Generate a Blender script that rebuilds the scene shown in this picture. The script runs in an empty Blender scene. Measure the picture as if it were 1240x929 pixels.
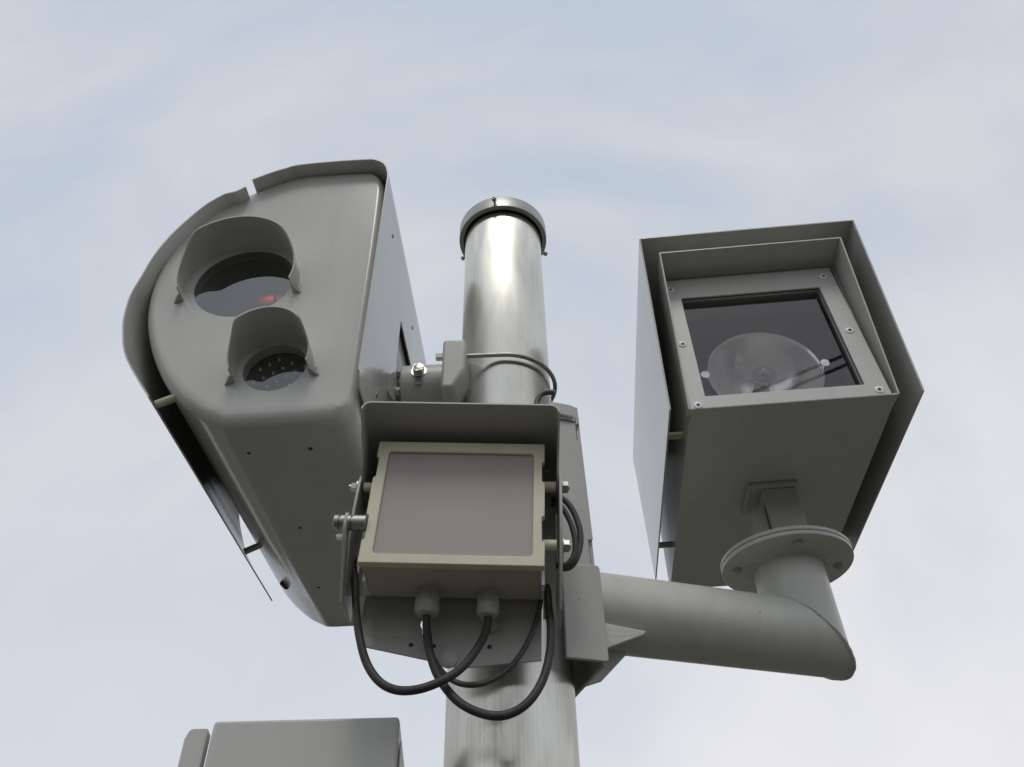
import bpy, bmesh, math, random
from mathutils import Vector, Matrix
random.seed(7)
R_ = math.radians
scene = bpy.context.scene
C = scene.collection

# ------------------------------------------------------------------ camera
CAM = Vector((0.0134, -1.187, 1.65))
F = 960.0 / 1240.0 * 36.0
_v = Vector((594 - 620, 464.5 + 600, -960.0)).normalized()      # world up seen by the camera
_f = Vector((0, 0, -1)); _y = (_f - _f.dot(_v) * _v).normalized(); _x = _y.cross(_v)
ROT = Matrix((_x, _y, _v))                                         # camera axes -> world
cd = bpy.data.cameras.new('camera'); cam = bpy.data.objects.new('camera', cd); C.objects.link(cam)
cd.sensor_width = 36; cd.lens = F; cd.clip_start = 0.01; cd.clip_end = 5000
cam.matrix_world = Matrix.Translation(CAM) @ ROT.to_4x4()
scene.camera = cam

# ------------------------------------------------------------------ world: daylight sky behind a thin, streaky overcast
SUN_EL, SUN_AZ = 60, 181        # azimuth clockwise from +Y
w = bpy.data.worlds.new('World'); scene.world = w; w.use_nodes = True
nt = w.node_tree; nt.nodes.clear()
def N(t, **k):
    n = nt.nodes.new(t)
    for a, b in k.items(): setattr(n, a, b)
    return n
out = N('ShaderNodeOutputWorld')
sky = N('ShaderNodeTexSky', sky_type='NISHITA', sun_disc=False)
sky.sun_elevation = R_(SUN_EL); sky.sun_rotation = R_(SUN_AZ)
bg1 = N('ShaderNodeBackground'); bg1.inputs[1].default_value = 0.1
nt.links.new(sky.outputs[0], bg1.inputs[0])
tc = N('ShaderNodeTexCoord')
mp = N('ShaderNodeMapping'); mp.inputs['Rotation'].default_value = (0.3, 0.5, 0.9); mp.inputs['Scale'].default_value = (1.0, 2.6, 1.5)
nt.links.new(tc.outputs['Generated'], mp.inputs[0])
n1 = N('ShaderNodeTexNoise'); n1.inputs['Scale'].default_value = 1.7; n1.inputs['Detail'].default_value = 6; n1.inputs['Roughness'].default_value = .55; n1.inputs['Distortion'].default_value = .5
nt.links.new(mp.outputs[0], n1.inputs[0])
cr = N('ShaderNodeValToRGB')
cr.color_ramp.elements[0].position = .36; cr.color_ramp.elements[0].color = (.545, .63, .73, 1)
cr.color_ramp.elements[1].position = .62; cr.color_ramp.elements[1].color = (.71, .725, .775, 1)
nt.links.new(n1.outputs[0], cr.inputs[0])
# brighter, whiter cloud towards the horizon
sx = N('ShaderNodeSeparateXYZ'); nt.links.new(tc.outputs['Generated'], sx.inputs[0])
mr = N('ShaderNodeMapRange'); mr.inputs[1].default_value = .0; mr.inputs[2].default_value = .75; mr.inputs[3].default_value = 1.0; mr.inputs[4].default_value = 0.0
nt.links.new(sx.outputs[2], mr.inputs[0])
mx = N('ShaderNodeMix', data_type='RGBA'); mx.inputs[7].default_value = (.80, .815, .855, 1)
nt.links.new(mr.outputs[0], mx.inputs[0]); nt.links.new(cr.outputs[0], mx.inputs[6])
# large, soft white bank low on the right
n2 = N('ShaderNodeTexNoise'); n2.inputs['Scale'].default_value = 2.3; n2.inputs['Detail'].default_value = 7; n2.inputs['Distortion'].default_value = .3
mp2 = N('ShaderNodeMapping'); mp2.inputs['Location'].default_value = (3.1, 1.2, .4)
nt.links.new(tc.outputs['Generated'], mp2.inputs[0]); nt.links.new(mp2.outputs[0], n2.inputs[0])
vm = N('ShaderNodeVectorMath', operation='DOT_PRODUCT'); vm.inputs[1].default_value = (.62, .72, .0)
nt.links.new(tc.outputs['Generated'], vm.inputs[0])
ad = N('ShaderNodeMath', operation='ADD'); nt.links.new(vm.outputs['Value'], ad.inputs[0])
sc2 = N('ShaderNodeMath', operation='MULTIPLY'); sc2.inputs[1].default_value = .75; nt.links.new(n2.outputs[0], sc2.inputs[0]); nt.links.new(sc2.outputs[0], ad.inputs[1])
mr2 = N('ShaderNodeMapRange', interpolation_type='SMOOTHSTEP'); mr2.inputs[1].default_value = 1.02; mr2.inputs[2].default_value = 1.32; mr2.inputs[3].default_value = 0; mr2.inputs[4].default_value = .8
nt.links.new(ad.outputs[0], mr2.inputs[0])
mx2 = N('ShaderNodeMix', data_type='RGBA'); mx2.inputs[7].default_value = (.96, .93, .93, 1)
nt.links.new(mr2.outputs[0], mx2.inputs[0]); nt.links.new(mx.outputs[2], mx2.inputs[6])
bg2 = N('ShaderNodeBackground'); bg2.inputs[1].default_value = .97
nt.links.new(mx2.outputs[2], bg2.inputs[0])
ms = N('ShaderNodeMixShader'); ms.inputs[0].default_value = .92
nt.links.new(bg1.outputs[0], ms.inputs[1]); nt.links.new(bg2.outputs[0], ms.inputs[2]); nt.links.new(ms.outputs[0], out.inputs[0])

sl = bpy.data.lights.new('sun', 'SUN'); sl.energy = 1.05; sl.angle = R_(20); sl.color = (1, .96, .9)
so = bpy.data.objects.new('sun', sl); C.objects.link(so)
az = R_(SUN_AZ); el = R_(SUN_EL)
sd = Vector((math.sin(az) * math.cos(el), math.cos(az) * math.cos(el), math.sin(el)))
so.rotation_euler = sd.to_track_quat('Z', 'Y').to_euler()

scene.render.engine = 'CYCLES'
scene.view_settings.view_transform = 'Standard'; scene.view_settings.look = 'None'
scene.view_settings.exposure = 0.0; scene.view_settings.gamma = 1
scene.view_settings.use_curve_mapping = False
scene.cycles.max_bounces = 8; scene.cycles.transparent_max_bounces = 12

# ------------------------------------------------------------------ materials
def mat(name, col, rough=.5, metal=0.0, spec=.5, var=.06, scale=8.0, bump=.0, bscale=60, dirt=0.0, dirtcol=(.12, .10, .07), aniso=0, coat=0, specks=0.0, rv=1.0, streak=.10):
    m = bpy.data.materials.new(name); m.use_nodes = True
    t = m.node_tree; b = t.nodes['Principled BSDF']
    b.inputs['Roughness'].default_value = rough; b.inputs['Metallic'].default_value = metal
    b.inputs['Specular IOR Level'].default_value = spec
    if coat: b.inputs['Coat Weight'].default_value = coat; b.inputs['Coat Roughness'].default_value = .12
    tcn = t.nodes.new('ShaderNodeTexCoord')
    nz = t.nodes.new('ShaderNodeTexNoise'); nz.inputs['Scale'].default_value = scale; nz.inputs['Detail'].default_value = 6
    t.links.new(tcn.outputs['Object'], nz.inputs[0])
    r = t.nodes.new('ShaderNodeValToRGB')
    lo = [max(0, c * (1 - var)) for c in col]; hi = [min(1, c * (1 + var)) for c in col]
    r.color_ramp.elements[0].position = .3; r.color_ramp.elements[0].color = (*lo, 1)
    r.color_ramp.elements[1].position = .7; r.color_ramp.elements[1].color = (*hi, 1)
    t.links.new(nz.outputs[0], r.inputs[0])
    last = r.outputs[0]
    if dirt > 0:
        n2 = t.nodes.new('ShaderNodeTexNoise'); n2.inputs['Scale'].default_value = 5; n2.inputs['Detail'].default_value = 9; n2.inputs['Roughness'].default_value = .65; n2.inputs['Distortion'].default_value = .5
        t.links.new(tcn.outputs['Object'], n2.inputs[0])
        mr = t.nodes.new('ShaderNodeMapRange'); mr.inputs[1].default_value = .48; mr.inputs[2].default_value = .75; mr.inputs[3].default_value = 0; mr.inputs[4].default_value = dirt
        t.links.new(n2.outputs[0], mr.inputs[0])
        mx = t.nodes.new('ShaderNodeMix'); mx.data_type = 'RGBA'; mx.inputs[7].default_value = (*dirtcol, 1)
        t.links.new(mr.outputs[0], mx.inputs[0]); t.links.new(last, mx.inputs[6]); last = mx.outputs[2]
    if specks > 0:
        vo = t.nodes.new('ShaderNodeTexVoronoi'); vo.inputs['Scale'].default_value = 26
        t.links.new(tcn.outputs['Object'], vo.inputs[0])
        ms_ = t.nodes.new('ShaderNodeMapRange'); ms_.inputs[1].default_value = .035; ms_.inputs[2].default_value = .055; ms_.inputs[3].default_value = specks; ms_.inputs[4].default_value = 0
        t.links.new(vo.outputs['Distance'], ms_.inputs[0])
        sep = t.nodes.new('ShaderNodeSeparateColor'); t.links.new(vo.outputs['Color'], sep.inputs[0])
        gt = t.nodes.new('ShaderNodeMath'); gt.operation = 'GREATER_THAN'; gt.inputs[1].default_value = .9
        t.links.new(sep.outputs[0], gt.inputs[0])
        ml = t.nodes.new('ShaderNodeMath'); ml.operation = 'MULTIPLY'; t.links.new(gt.outputs[0], ml.inputs[0]); t.links.new(ms_.outputs[0], ml.inputs[1])
        mx3 = t.nodes.new('ShaderNodeMix'); mx3.data_type = 'RGBA'; mx3.inputs[7].default_value = (.05, .04, .03, 1)
        t.links.new(ml.outputs[0], mx3.inputs[0]); t.links.new(last, mx3.inputs[6]); last = mx3.outputs[2]
    if streak > 0:
        mps = t.nodes.new('ShaderNodeMapping'); mps.inputs['Scale'].default_value = (1, 1, .07); t.links.new(tcn.outputs['Object'], mps.inputs[0])
        ns = t.nodes.new('ShaderNodeTexNoise'); ns.inputs['Scale'].default_value = 34; ns.inputs['Detail'].default_value = 5; t.links.new(mps.outputs[0], ns.inputs[0])
        nb = t.nodes.new('ShaderNodeTexNoise'); nb.inputs['Scale'].default_value = 4; nb.inputs['Detail'].default_value = 3; t.links.new(tcn.outputs['Object'], nb.inputs[0])
        mm = t.nodes.new('ShaderNodeMath'); mm.operation = 'MULTIPLY'; t.links.new(ns.outputs[0], mm.inputs[0]); t.links.new(nb.outputs[0], mm.inputs[1])
        mr5 = t.nodes.new('ShaderNodeMapRange'); mr5.inputs[1].default_value = .20; mr5.inputs[2].default_value = .42; mr5.inputs[3].default_value = 0; mr5.inputs[4].default_value = streak
        t.links.new(mm.outputs[0], mr5.inputs[0])
        mx5 = t.nodes.new('ShaderNodeMix'); mx5.data_type = 'RGBA'; mx5.inputs[7].default_value = (.22, .20, .165, 1)
        t.links.new(mr5.outputs[0], mx5.inputs[0]); t.links.new(last, mx5.inputs[6]); last = mx5.outputs[2]
    t.links.new(last, b.inputs['Base Color'])
    # roughness variation
    rr = t.nodes.new('ShaderNodeMapRange'); rr.inputs[1].default_value = .3; rr.inputs[2].default_value = .7
    rr.inputs[3].default_value = max(.02, rough - .06 * rv); rr.inputs[4].default_value = min(1, rough + .08 * rv)
    n3 = t.nodes.new('ShaderNodeTexNoise'); n3.inputs['Scale'].default_value = scale * 1.7; n3.inputs['Detail'].default_value = 4
    t.links.new(tcn.outputs['Object'], n3.inputs[0]); t.links.new(n3.outputs[0], rr.inputs[0]); t.links.new(rr.outputs[0], b.inputs['Roughness'])
    if bump > 0:
        n4 = t.nodes.new('ShaderNodeTexNoise'); n4.inputs['Scale'].default_value = bscale; n4.inputs['Detail'].default_value = 3
        t.links.new(tcn.outputs['Object'], n4.inputs[0])
        bp = t.nodes.new('ShaderNodeBump'); bp.inputs['Strength'].default_value = bump; bp.inputs['Distance'].default_value = .002
        t.links.new(n4.outputs[0], bp.inputs['Height']); t.links.new(bp.outputs[0], b.inputs['Normal'])
    return m

M = {}
M['paint'] = mat('grey_paint', (.545, .545, .508), .38, var=.02, scale=4, bump=.03, bscale=25, dirt=.0, specks=.6, rv=.4)
M['paint_gloss'] = mat('glossy_grey_paint', (.545, .545, .508), .2, var=.02, scale=3, bump=.0, dirt=.0, specks=.5, rv=.25)
M['shield'] = mat('glossy_grey_sheet_paint', (.545, .545, .51), .17, var=.02, scale=3, bump=.02, bscale=3, dirt=.0, specks=.6, rv=.3)
M['bracket'] = mat('bracket_grey_paint', (.46, .46, .425), .42, var=.05, scale=6, bump=.15, bscale=50, dirt=.15, specks=.5)
M['arm'] = mat('arm_grey_paint', (.60, .60, .55), .36, var=.04, scale=5, bump=.1, bscale=30, dirt=.15, specks=.7)
M['beige'] = mat('beige_plastic', (.68, .645, .49), .5, var=.03, scale=5, dirt=.10)
M['beige_dark'] = mat('beige_plastic_body', (.45, .42, .32), .5, var=.05, scale=6, dirt=.15)
M['lens'] = mat('translucent_grey_plastic', (.37, .335, .305), .33, var=.04, scale=3, streak=.05)
M['dark'] = mat('dark_interior', (.022, .022, .024), .6, var=.1, streak=.05)
M['black'] = mat('black_cable_rubber', (.030, .027, .026), .62, var=.3, scale=20, bump=.1)
M['cable_grey'] = mat('grey_cable_rubber', (.06, .06, .058), .5, var=.2, scale=20)
M['zinc'] = mat('zinc_plated_steel', (.62, .60, .53), .32, metal=1, var=.1, scale=40)
M['zinc_d'] = mat('dull_steel', (.36, .355, .33), .42, metal=.85, var=.15, scale=40)
M['cap'] = mat('cast_steel_cap', (.40, .40, .38), .45, metal=.7, var=.1, scale=20, bump=.2)
M['gland'] = mat('grey_nylon', (.40, .40, .37), .5, var=.05)
M['white'] = mat('white_enamel', (.75, .80, .82), .35, var=.04)
M['chrome'] = mat('spun_aluminium', (.95, .95, .94), .22, metal=.6, var=.05, scale=6, bump=.9, bscale=9)
M['led'] = mat('clear_led_resin', (.8, .82, .85), .12, var=.02, streak=0)
M['mirror'] = mat('polished_steel', (.85, .88, .9), .06, metal=1, var=.02)
M['weld'] = mat('painted_weld', (.56, .55, .49), .45, var=.06, scale=30, bump=.6, bscale=140)
M['wood'] = mat('weathered_wood', (.12, .09, .065), .8, var=.3, scale=5)
M['interior_and_shade'] = mat('dark_paint_and_gap_shade', (.10, .10, .097), .5, var=.05)  # dark paint of the inner frame, also the shade tone of gap strips

def steel_mat(name, lo, hi, mixf):
    m = bpy.data.materials.new(name); m.use_nodes = True
    t = m.node_tree; b = t.nodes['Principled BSDF']; L = t.links.new
    b.inputs['Metallic'].default_value = 1; b.inputs['Roughness'].default_value = .3
    b.inputs['Anisotropic'].default_value = 1.0
    tn = t.nodes.new('ShaderNodeTangent'); tn.direction_type = 'RADIAL'; tn.axis = 'Z'; L(tn.outputs[0], b.inputs['Tangent'])
    tcn = t.nodes.new('ShaderNodeTexCoord')
    # long vertical drawing marks
    mp = t.nodes.new('ShaderNodeMapping'); mp.inputs['Scale'].default_value = (60, 60, .5); L(tcn.outputs['Object'], mp.inputs[0])
    nz = t.nodes.new('ShaderNodeTexNoise'); nz.inputs['Scale'].default_value = 4; nz.inputs['Detail'].default_value = 4; L(mp.outputs[0], nz.inputs[0])
    # water stains
    mp2 = t.nodes.new('ShaderNodeMapping'); mp2.inputs['Scale'].default_value = (9, 9, 2.2); L(tcn.outputs['Object'], mp2.inputs[0])
    ns = t.nodes.new('ShaderNodeTexNoise'); ns.inputs['Scale'].default_value = 1.6; ns.inputs['Detail'].default_value = 7; ns.inputs['Distortion'].default_value = .4; L(mp2.outputs[0], ns.inputs[0])
    cr = t.nodes.new('ShaderNodeValToRGB')
    cr.color_ramp.elements[0].position = .3; cr.color_ramp.elements[0].color = (*lo, 1)
    cr.color_ramp.elements[1].position = .62; cr.color_ramp.elements[1].color = (*hi, 1)
    L(ns.outputs[0], cr.inputs[0])
    mx = t.nodes.new('ShaderNodeMix'); mx.data_type = 'RGBA'; mx.blend_type = 'MULTIPLY'; mx.inputs[0].default_value = mixf
    c2 = t.nodes.new('ShaderNodeValToRGB'); c2.color_ramp.elements[0].color = (.75, .75, .75, 1); c2.color_ramp.elements[0].position = .35; c2.color_ramp.elements[1].position = .6
    L(nz.outputs[0], c2.inputs[0]); L(cr.outputs[0], mx.inputs[6]); L(c2.outputs[0], mx.inputs[7]); L(mx.outputs[2], b.inputs['Base Color'])
    rr = t.nodes.new('ShaderNodeMapRange'); rr.inputs[1].default_value = .3; rr.inputs[2].default_value = .7; rr.inputs[3].default_value = .19; rr.inputs[4].default_value = .30
    L(ns.outputs[0], rr.inputs[0]); L(rr.outputs[0], b.inputs['Roughness'])
    bp = t.nodes.new('ShaderNodeBump'); bp.inputs['Strength'].default_value = .12; bp.inputs['Distance'].default_value = .001
    L(nz.outputs[0], bp.inputs['Height']); L(bp.outputs[0], b.inputs['Normal'])
    return m
M['steel'] = steel_mat('brushed_stainless_steel', (.60, .58, .51), (.76, .74, .665), .18)
M['steel_stain_reflection'] = steel_mat('stained_steel_dark_reflection', (.36, .34, .29), (.72, .70, .63), .5)  # real stains, deepened to stand in for dark reflections on the lower tube

def glass_mat(name, ior, tint, refl=(1, .95, .97)):
    m = bpy.data.materials.new(name); m.use_nodes = True
    t = m.node_tree; t.nodes.clear(); L = t.links.new
    o = t.nodes.new('ShaderNodeOutputMaterial')
    tr = t.nodes.new('ShaderNodeBsdfTransparent'); tr.inputs[0].default_value = (*tint, 1)
    gl = t.nodes.new('ShaderNodeBsdfGlossy'); gl.inputs['Roughness'].default_value = .015; gl.inputs['Color'].default_value = (*refl, 1)
    fr = t.nodes.new('ShaderNodeFresnel'); fr.inputs[0].default_value = ior
    mx = t.nodes.new('ShaderNodeMixShader'); ge = t.nodes.new('ShaderNodeNewGeometry'); sb = t.nodes.new('ShaderNodeMath'); sb.operation = 'SUBTRACT'; sb.inputs[0].default_value = 1; L(ge.outputs['Backfacing'], sb.inputs[1])
    mu = t.nodes.new('ShaderNodeMath'); mu.operation = 'MULTIPLY'; L(fr.outputs[0], mu.inputs[0]); L(sb.outputs[0], mu.inputs[1]); L(mu.outputs[0], mx.inputs[0]); L(tr.outputs[0], mx.inputs[1]); L(gl.outputs[0], mx.inputs[2]); L(mx.outputs[0], o.inputs[0])
    return m
M['glass'] = glass_mat('flash_window_glass', 1.78, (.92, .91, .91), (1, .97, .985))
M['glass_cam'] = glass_mat('camera_window_glass', 2.5, (.62, .6, .62), (1, 1, .97))
M['glass_led'] = glass_mat('led_window_glass', 2.1, (.95, .95, .95), (1, 1, .97))
M['bulb'] = glass_mat('clear_bulb_glass', 1.6, (.85, .85, .85))
def emis(name, col, s):
    m = bpy.data.materials.new(name); m.use_nodes = True; b = m.node_tree.nodes['Principled BSDF']
    b.inputs['Base Color'].default_value = (*col, 1); b.inputs['Emission Color'].default_value = (*col, 1); b.inputs['Emission Strength'].default_value = s
    return m
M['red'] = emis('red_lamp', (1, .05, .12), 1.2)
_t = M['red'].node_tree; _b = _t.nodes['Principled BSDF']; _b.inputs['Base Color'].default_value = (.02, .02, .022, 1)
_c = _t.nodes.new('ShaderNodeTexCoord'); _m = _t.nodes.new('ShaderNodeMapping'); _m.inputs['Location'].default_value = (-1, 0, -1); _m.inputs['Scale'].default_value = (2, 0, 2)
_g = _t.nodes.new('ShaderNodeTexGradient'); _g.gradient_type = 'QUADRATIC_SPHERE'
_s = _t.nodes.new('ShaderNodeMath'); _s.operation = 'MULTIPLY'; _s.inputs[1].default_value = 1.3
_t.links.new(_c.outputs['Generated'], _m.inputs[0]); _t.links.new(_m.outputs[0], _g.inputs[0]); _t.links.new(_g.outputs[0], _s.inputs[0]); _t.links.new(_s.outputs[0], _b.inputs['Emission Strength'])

# ------------------------------------------------------------------ helpers
def link(name, me, m, parent=None, smooth=False, bevel=0, seg=2):
    o = bpy.data.objects.new(name, me); C.objects.link(o)
    if m: me.materials.append(m)
    if smooth:
        for p in me.polygons: p.use_smooth = True
    if parent: o.parent = parent
    if bevel:
        b = o.modifiers.new('bevel', 'BEVEL'); b.width = bevel; b.segments = seg; b.limit_method = 'ANGLE'; b.angle_limit = R_(35); b.harden_normals = False
        for p in me.polygons: p.use_smooth = True
    if smooth or bevel:
        try: me.set_sharp_from_angle(angle=R_(38))
        except Exception: pass
    return o
def obj(name, bm, m, parent=None, smooth=False, bevel=0, seg=2):
    bmesh.ops.recalc_face_normals(bm, faces=bm.faces)
    me = bpy.data.meshes.new(name); bm.to_mesh(me); bm.free()
    return link(name, me, m, parent, smooth, bevel, seg)
def tag(o, label, cat, group=None):
    o['label'] = label; o['category'] = cat
    if group: o['group'] = group
def thing(name, label, cat, loc=(0, 0, 0), rotz=0, group=None):
    o = bpy.data.objects.new(name, None); C.objects.link(o); o.location = loc; o.rotation_euler = (0, 0, rotz); o.empty_display_size = .05
    tag(o, label, cat, group); return o
def box(bm, x0, x1, y0, y1, z0, z1):
    v = [bm.verts.new((x, y, z)) for x in (x0, x1) for y in (y0, y1) for z in (z0, z1)]
    for f in ((0, 1, 3, 2), (4, 6, 7, 5), (0, 4, 5, 1), (2, 3, 7, 6), (0, 2, 6, 4), (1, 5, 7, 3)): bm.faces.new([v[i] for i in f])
def frame_of(d):
    d = Vector(d).normalized(); a = Vector((0, 0, 1)) if abs(d.z) < .9 else Vector((1, 0, 0))
    u = d.cross(a).normalized(); return d, u, d.cross(u)
def cyl(bm, p0, p1, r0, r1=None, n=24, cap=True, phase=0):
    p0 = Vector(p0); p1 = Vector(p1); r1 = r0 if r1 is None else r1
    d, u, v = frame_of(p1 - p0)
    A = []; B = []
    for i in range(n):
        a = 2 * math.pi * i / n + phase; o = u * math.cos(a) + v * math.sin(a)
        A.append(bm.verts.new(p0 + o * r0)); B.append(bm.verts.new(p1 + o * r1))
    for i in range(n): bm.faces.new((A[i], A[(i + 1) % n], B[(i + 1) % n], B[i]))
    if cap: bm.faces.new(A); bm.faces.new(B[::-1])
def lathe(bm, p0, d, prof, n=32, closed=False):
    """prof: list of (distance along d, radius)"""
    p0 = Vector(p0); d, u, v = frame_of(d); rings = []
    for h, r in prof:
        if r < 1e-6: rings.append([bm.verts.new(p0 + d * h)])
        else: rings.append([bm.verts.new(p0 + d * h + (u * math.cos(2 * math.pi * i / n) + v * math.sin(2 * math.pi * i / n)) * r) for i in range(n)])
    prs = list(zip(rings, rings[1:])) + ([(rings[-1], rings[0])] if closed else [])
    for a, b in prs:
        for i in range(n):
            j = (i + 1) % n
            if len(a) == 1 and len(b) == 1: continue
            if len(a) == 1: bm.faces.new((a[0], b[j], b[i]))
            elif len(b) == 1: bm.faces.new((a[i], a[j], b[0]))
            else: bm.faces.new((a[i], a[j], b[j], b[i]))
def sweep(bm, pts, r, n=12, cap=True):
    pts = [Vector(p) for p in pts]
    rings = []; u = None
    for i, p in enumerate(pts):
        t = (pts[min(i + 1, len(pts) - 1)] - pts[max(i - 1, 0)]).normalized()
        if u is None: _, u, _ = frame_of(t)
        u = (u - t * u.dot(t)).normalized(); v = t.cross(u)
        rings.append([bm.verts.new(p + (u * math.cos(2 * math.pi * k / n) + v * math.sin(2 * math.pi * k / n)) * r) for k in range(n)])
    for a, b in zip(rings, rings[1:]):
        for k in range(n): bm.faces.new((a[k], a[(k + 1) % n], b[(k + 1) % n], b[k]))
    if cap: bm.faces.new(rings[0]); bm.faces.new(rings[-1][::-1])
def spline(P, k=8):
    P = [Vector(p) for p in P]; Q = [P[0] * 2 - P[1]] + P + [P[-1] * 2 - P[-2]]; o = []
    for i in range(1, len(Q) - 2):
        a, b, c, d = Q[i - 1:i + 3]
        for j in range(k):
            t = j / k
            o.append(.5 * ((2 * b) + (c - a) * t + (2 * a - 5 * b + 4 * c - d) * t * t + (3 * b - a - 3 * c + d) * t ** 3))
    o.append(P[-1]); return o
def sheet(bm, rows, th, closed=False):
    """rows: grid of points [row][col]; solid of thickness th (grown along the averaged normal)"""
    nr = len(rows); nc = len(rows[0]); P = [[Vector(p) for p in r] for r in rows]
    nrm = [[None] * nc for _ in range(nr)]
    for i in range(nr):
        for j in range(nc):
            a = P[min(i + 1, nr - 1)][j] - P[max(i - 1, 0)][j]; b = P[i][min(j + 1, nc - 1)] - P[i][max(j - 1, 0)]
            nrm[i][j] = a.cross(b).normalized()
    A = [[bm.verts.new(P[i][j]) for j in range(nc)] for i in range(nr)]
    B = [[bm.verts.new(P[i][j] + nrm[i][j] * th) for j in range(nc)] for i in range(nr)]
    for i in range(nr - 1):
        for j in range(nc - 1):
            bm.faces.new((A[i][j], A[i][j + 1], A[i + 1][j + 1], A[i + 1][j])); bm.faces.new((B[i][j], B[i + 1][j], B[i + 1][j + 1], B[i][j + 1]))
    for i in range(nr - 1):
        for j in (0, nc - 1): bm.faces.new((A[i][j], A[i + 1][j], B[i + 1][j], B[i][j]))
    for j in range(nc - 1):
        for i in (0, nr - 1): bm.faces.new((A[i][j], A[i][j + 1], B[i][j + 1], B[i][j]))
def prism(bm, poly, d, holes=()):
    """poly: 3-D outline (flat), extruded by vector d; holes: more outlines"""
    d = Vector(d)
    loops = [[Vector(p) for p in poly]] + [[Vector(p) for p in h] for h in holes]
    for off in (Vector((0, 0, 0)), d):
        ed = []; vs_all = []
        for lp in loops:
            vs = [bm.verts.new(p + off) for p in lp]; vs_all.append(vs)
            for i in range(len(vs)): ed.append(bm.edges.new((vs[i], vs[(i + 1) % len(vs)])))
        bmesh.ops.triangle_fill(bm, edges=ed, use_beauty=True)
        if off.length == 0: first = vs_all
        else:
            for a, b in zip(first, vs_all):
                n = len(a)
                for i in range(n): bm.faces.new((a[i], a[(i + 1) % n], b[(i + 1) % n], b[i]))
def circ(cx, cz, r, y, n=64): return [(cx + r * math.cos(2 * math.pi * i / n), y, cz + r * math.sin(2 * math.pi * i / n)) for i in range(n)]
def rrect(x0, x1, z0, z1, r, n=4):
    o = []
    for cx, cz, a0 in ((x1 - r, z1 - r, 0), (x0 + r, z1 - r, 90), (x0 + r, z0 + r, 180), (x1 - r, z0 + r, 270)):
        for i in range(n + 1):
            a = R_(a0 + 90 * i / n); o.append((cx + r * math.cos(a), cz + r * math.sin(a)))
    return o
def hexbolt(parent, p, d, r=.008, h=.007, m='zinc', washer=True, name='bolt', stub=0):
    bm = bmesh.new(); p = Vector(p); d = Vector(d).normalized()
    if washer: cyl(bm, p, p + d * .0016, r * 1.35, n=28)
    cyl(bm, p + d * (.0017 if washer else 0), p + d * (h + .0017), r, n=6, phase=.3)
    cyl(bm, p + d * (h + .0018), p + d * (h + .0026), r * .82, r * .7, n=20)
    if stub: cyl(bm, p + d * (h + .002), p + d * (h + stub), r * .5, n=14)
    return obj(name, bm, M[m], parent, smooth=True)
def sockscrew(parent, p, d, r=.0075, m='zinc', name='screw'):
    bm = bmesh.new(); lathe(bm, p, d, [(0, r * 1.05), (.0010, r * 1.03), (.0014, r * .9), (.0016, r * .5), (.0016, r * .44), (.0004, r * .42), (.0004, 0)], n=20)
    o = obj(name, bm, M[m], parent, smooth=True)
    b2 = bmesh.new(); cyl(b2, Vector(p) + Vector(d) * .0006, Vector(p) + Vector(d) * .0012, r * .42, n=6); obj('socket', b2, M['dark'], o)
    return o

# ------------------------------------------------------------------ ground
bm = bmesh.new(); s = 1500
bmesh.ops.create_grid(bm, x_segments=2, y_segments=2, size=s)
M['ground'] = mat('pale_gravel_and_dry_soil', (.075, .07, .057), .9, var=.25, scale=.6, bump=.3, bscale=8)
g = obj('ground', bm, M['ground']); g['kind'] = 'structure'

# unseen rise, added to darken the horizon that steel, glass and undersides see
bm = bmesh.new(); rings = []
for j in range(9):
    rg = 26 + j * 9; row = []
    for i in range(96):
        a = 2 * math.pi * i / 96; c = math.cos(a)                    # a = 0 looks along +Y
        hmax = (7.5 + 15 * max(0, -c) ** 1.5 + 1.6 * math.sin(3 * a + 1) + 1.1 * math.sin(7 * a) + .7 * math.sin(17 * a + 2)) * .95
        t = j / 8; row.append(bm.verts.new((rg * math.sin(a), rg * c, .02 if j == 0 else 1.65 + (hmax - 1.65) * (t ** .8) * (rg / 98) + random.uniform(-.5, .5))))
    rings.append(row)
for a, b in zip(rings, rings[1:]):
    for i in range(96): bm.faces.new((a[i], a[(i + 1) % 96], b[(i + 1) % 96], b[i]))
M['horizon_dark'] = mat('dark_horizon_blocker', (.05, .055, .032), .95, var=.5, scale=.35, spec=.1)  # dark tone for the added horizon blocker
hl = obj('horizon_blocker', bm, M['horizon_dark'], smooth=True); hl['kind'] = 'structure'

# ------------------------------------------------------------------ pole
pole = thing('steel_pole', 'tall bare stainless steel pole with brushed surface standing behind the floodlight panel', 'pole')
bm = bmesh.new(); cyl(bm, (0, 0, 0), (0, 0, 2.2), .0957, n=96); lathe(bm, (0, 0, 2.2), (0, 0, 1), [(0, .0957), (.004, .0957), (.010, .0905)], n=96)
obj('lower_tube', bm, M['steel_stain_reflection'], pole, smooth=True)
bm = bmesh.new(); cyl(bm, (0, 0, 2.205), (0, 0, 3.19), .0898, n=96)
obj('upper_tube', bm, M['steel'], pole, smooth=True)
bm = bmesh.new()
lathe(bm, (0, 0, 3.178), (0, 0, 1), [(.0, .0945), (0, .1035), (.001, .1045), (.036, .1045), (.041, .1015), (.044, .09), (.046, 0)], n=80)
lathe(bm, (0, 0, 3.178), (0, 0, 1), [(.0, .0945), (.025, .0945), (.026, 0)], n=80)
cap = obj('pole_cap', bm, M['cap'], pole, smooth=True)
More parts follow.
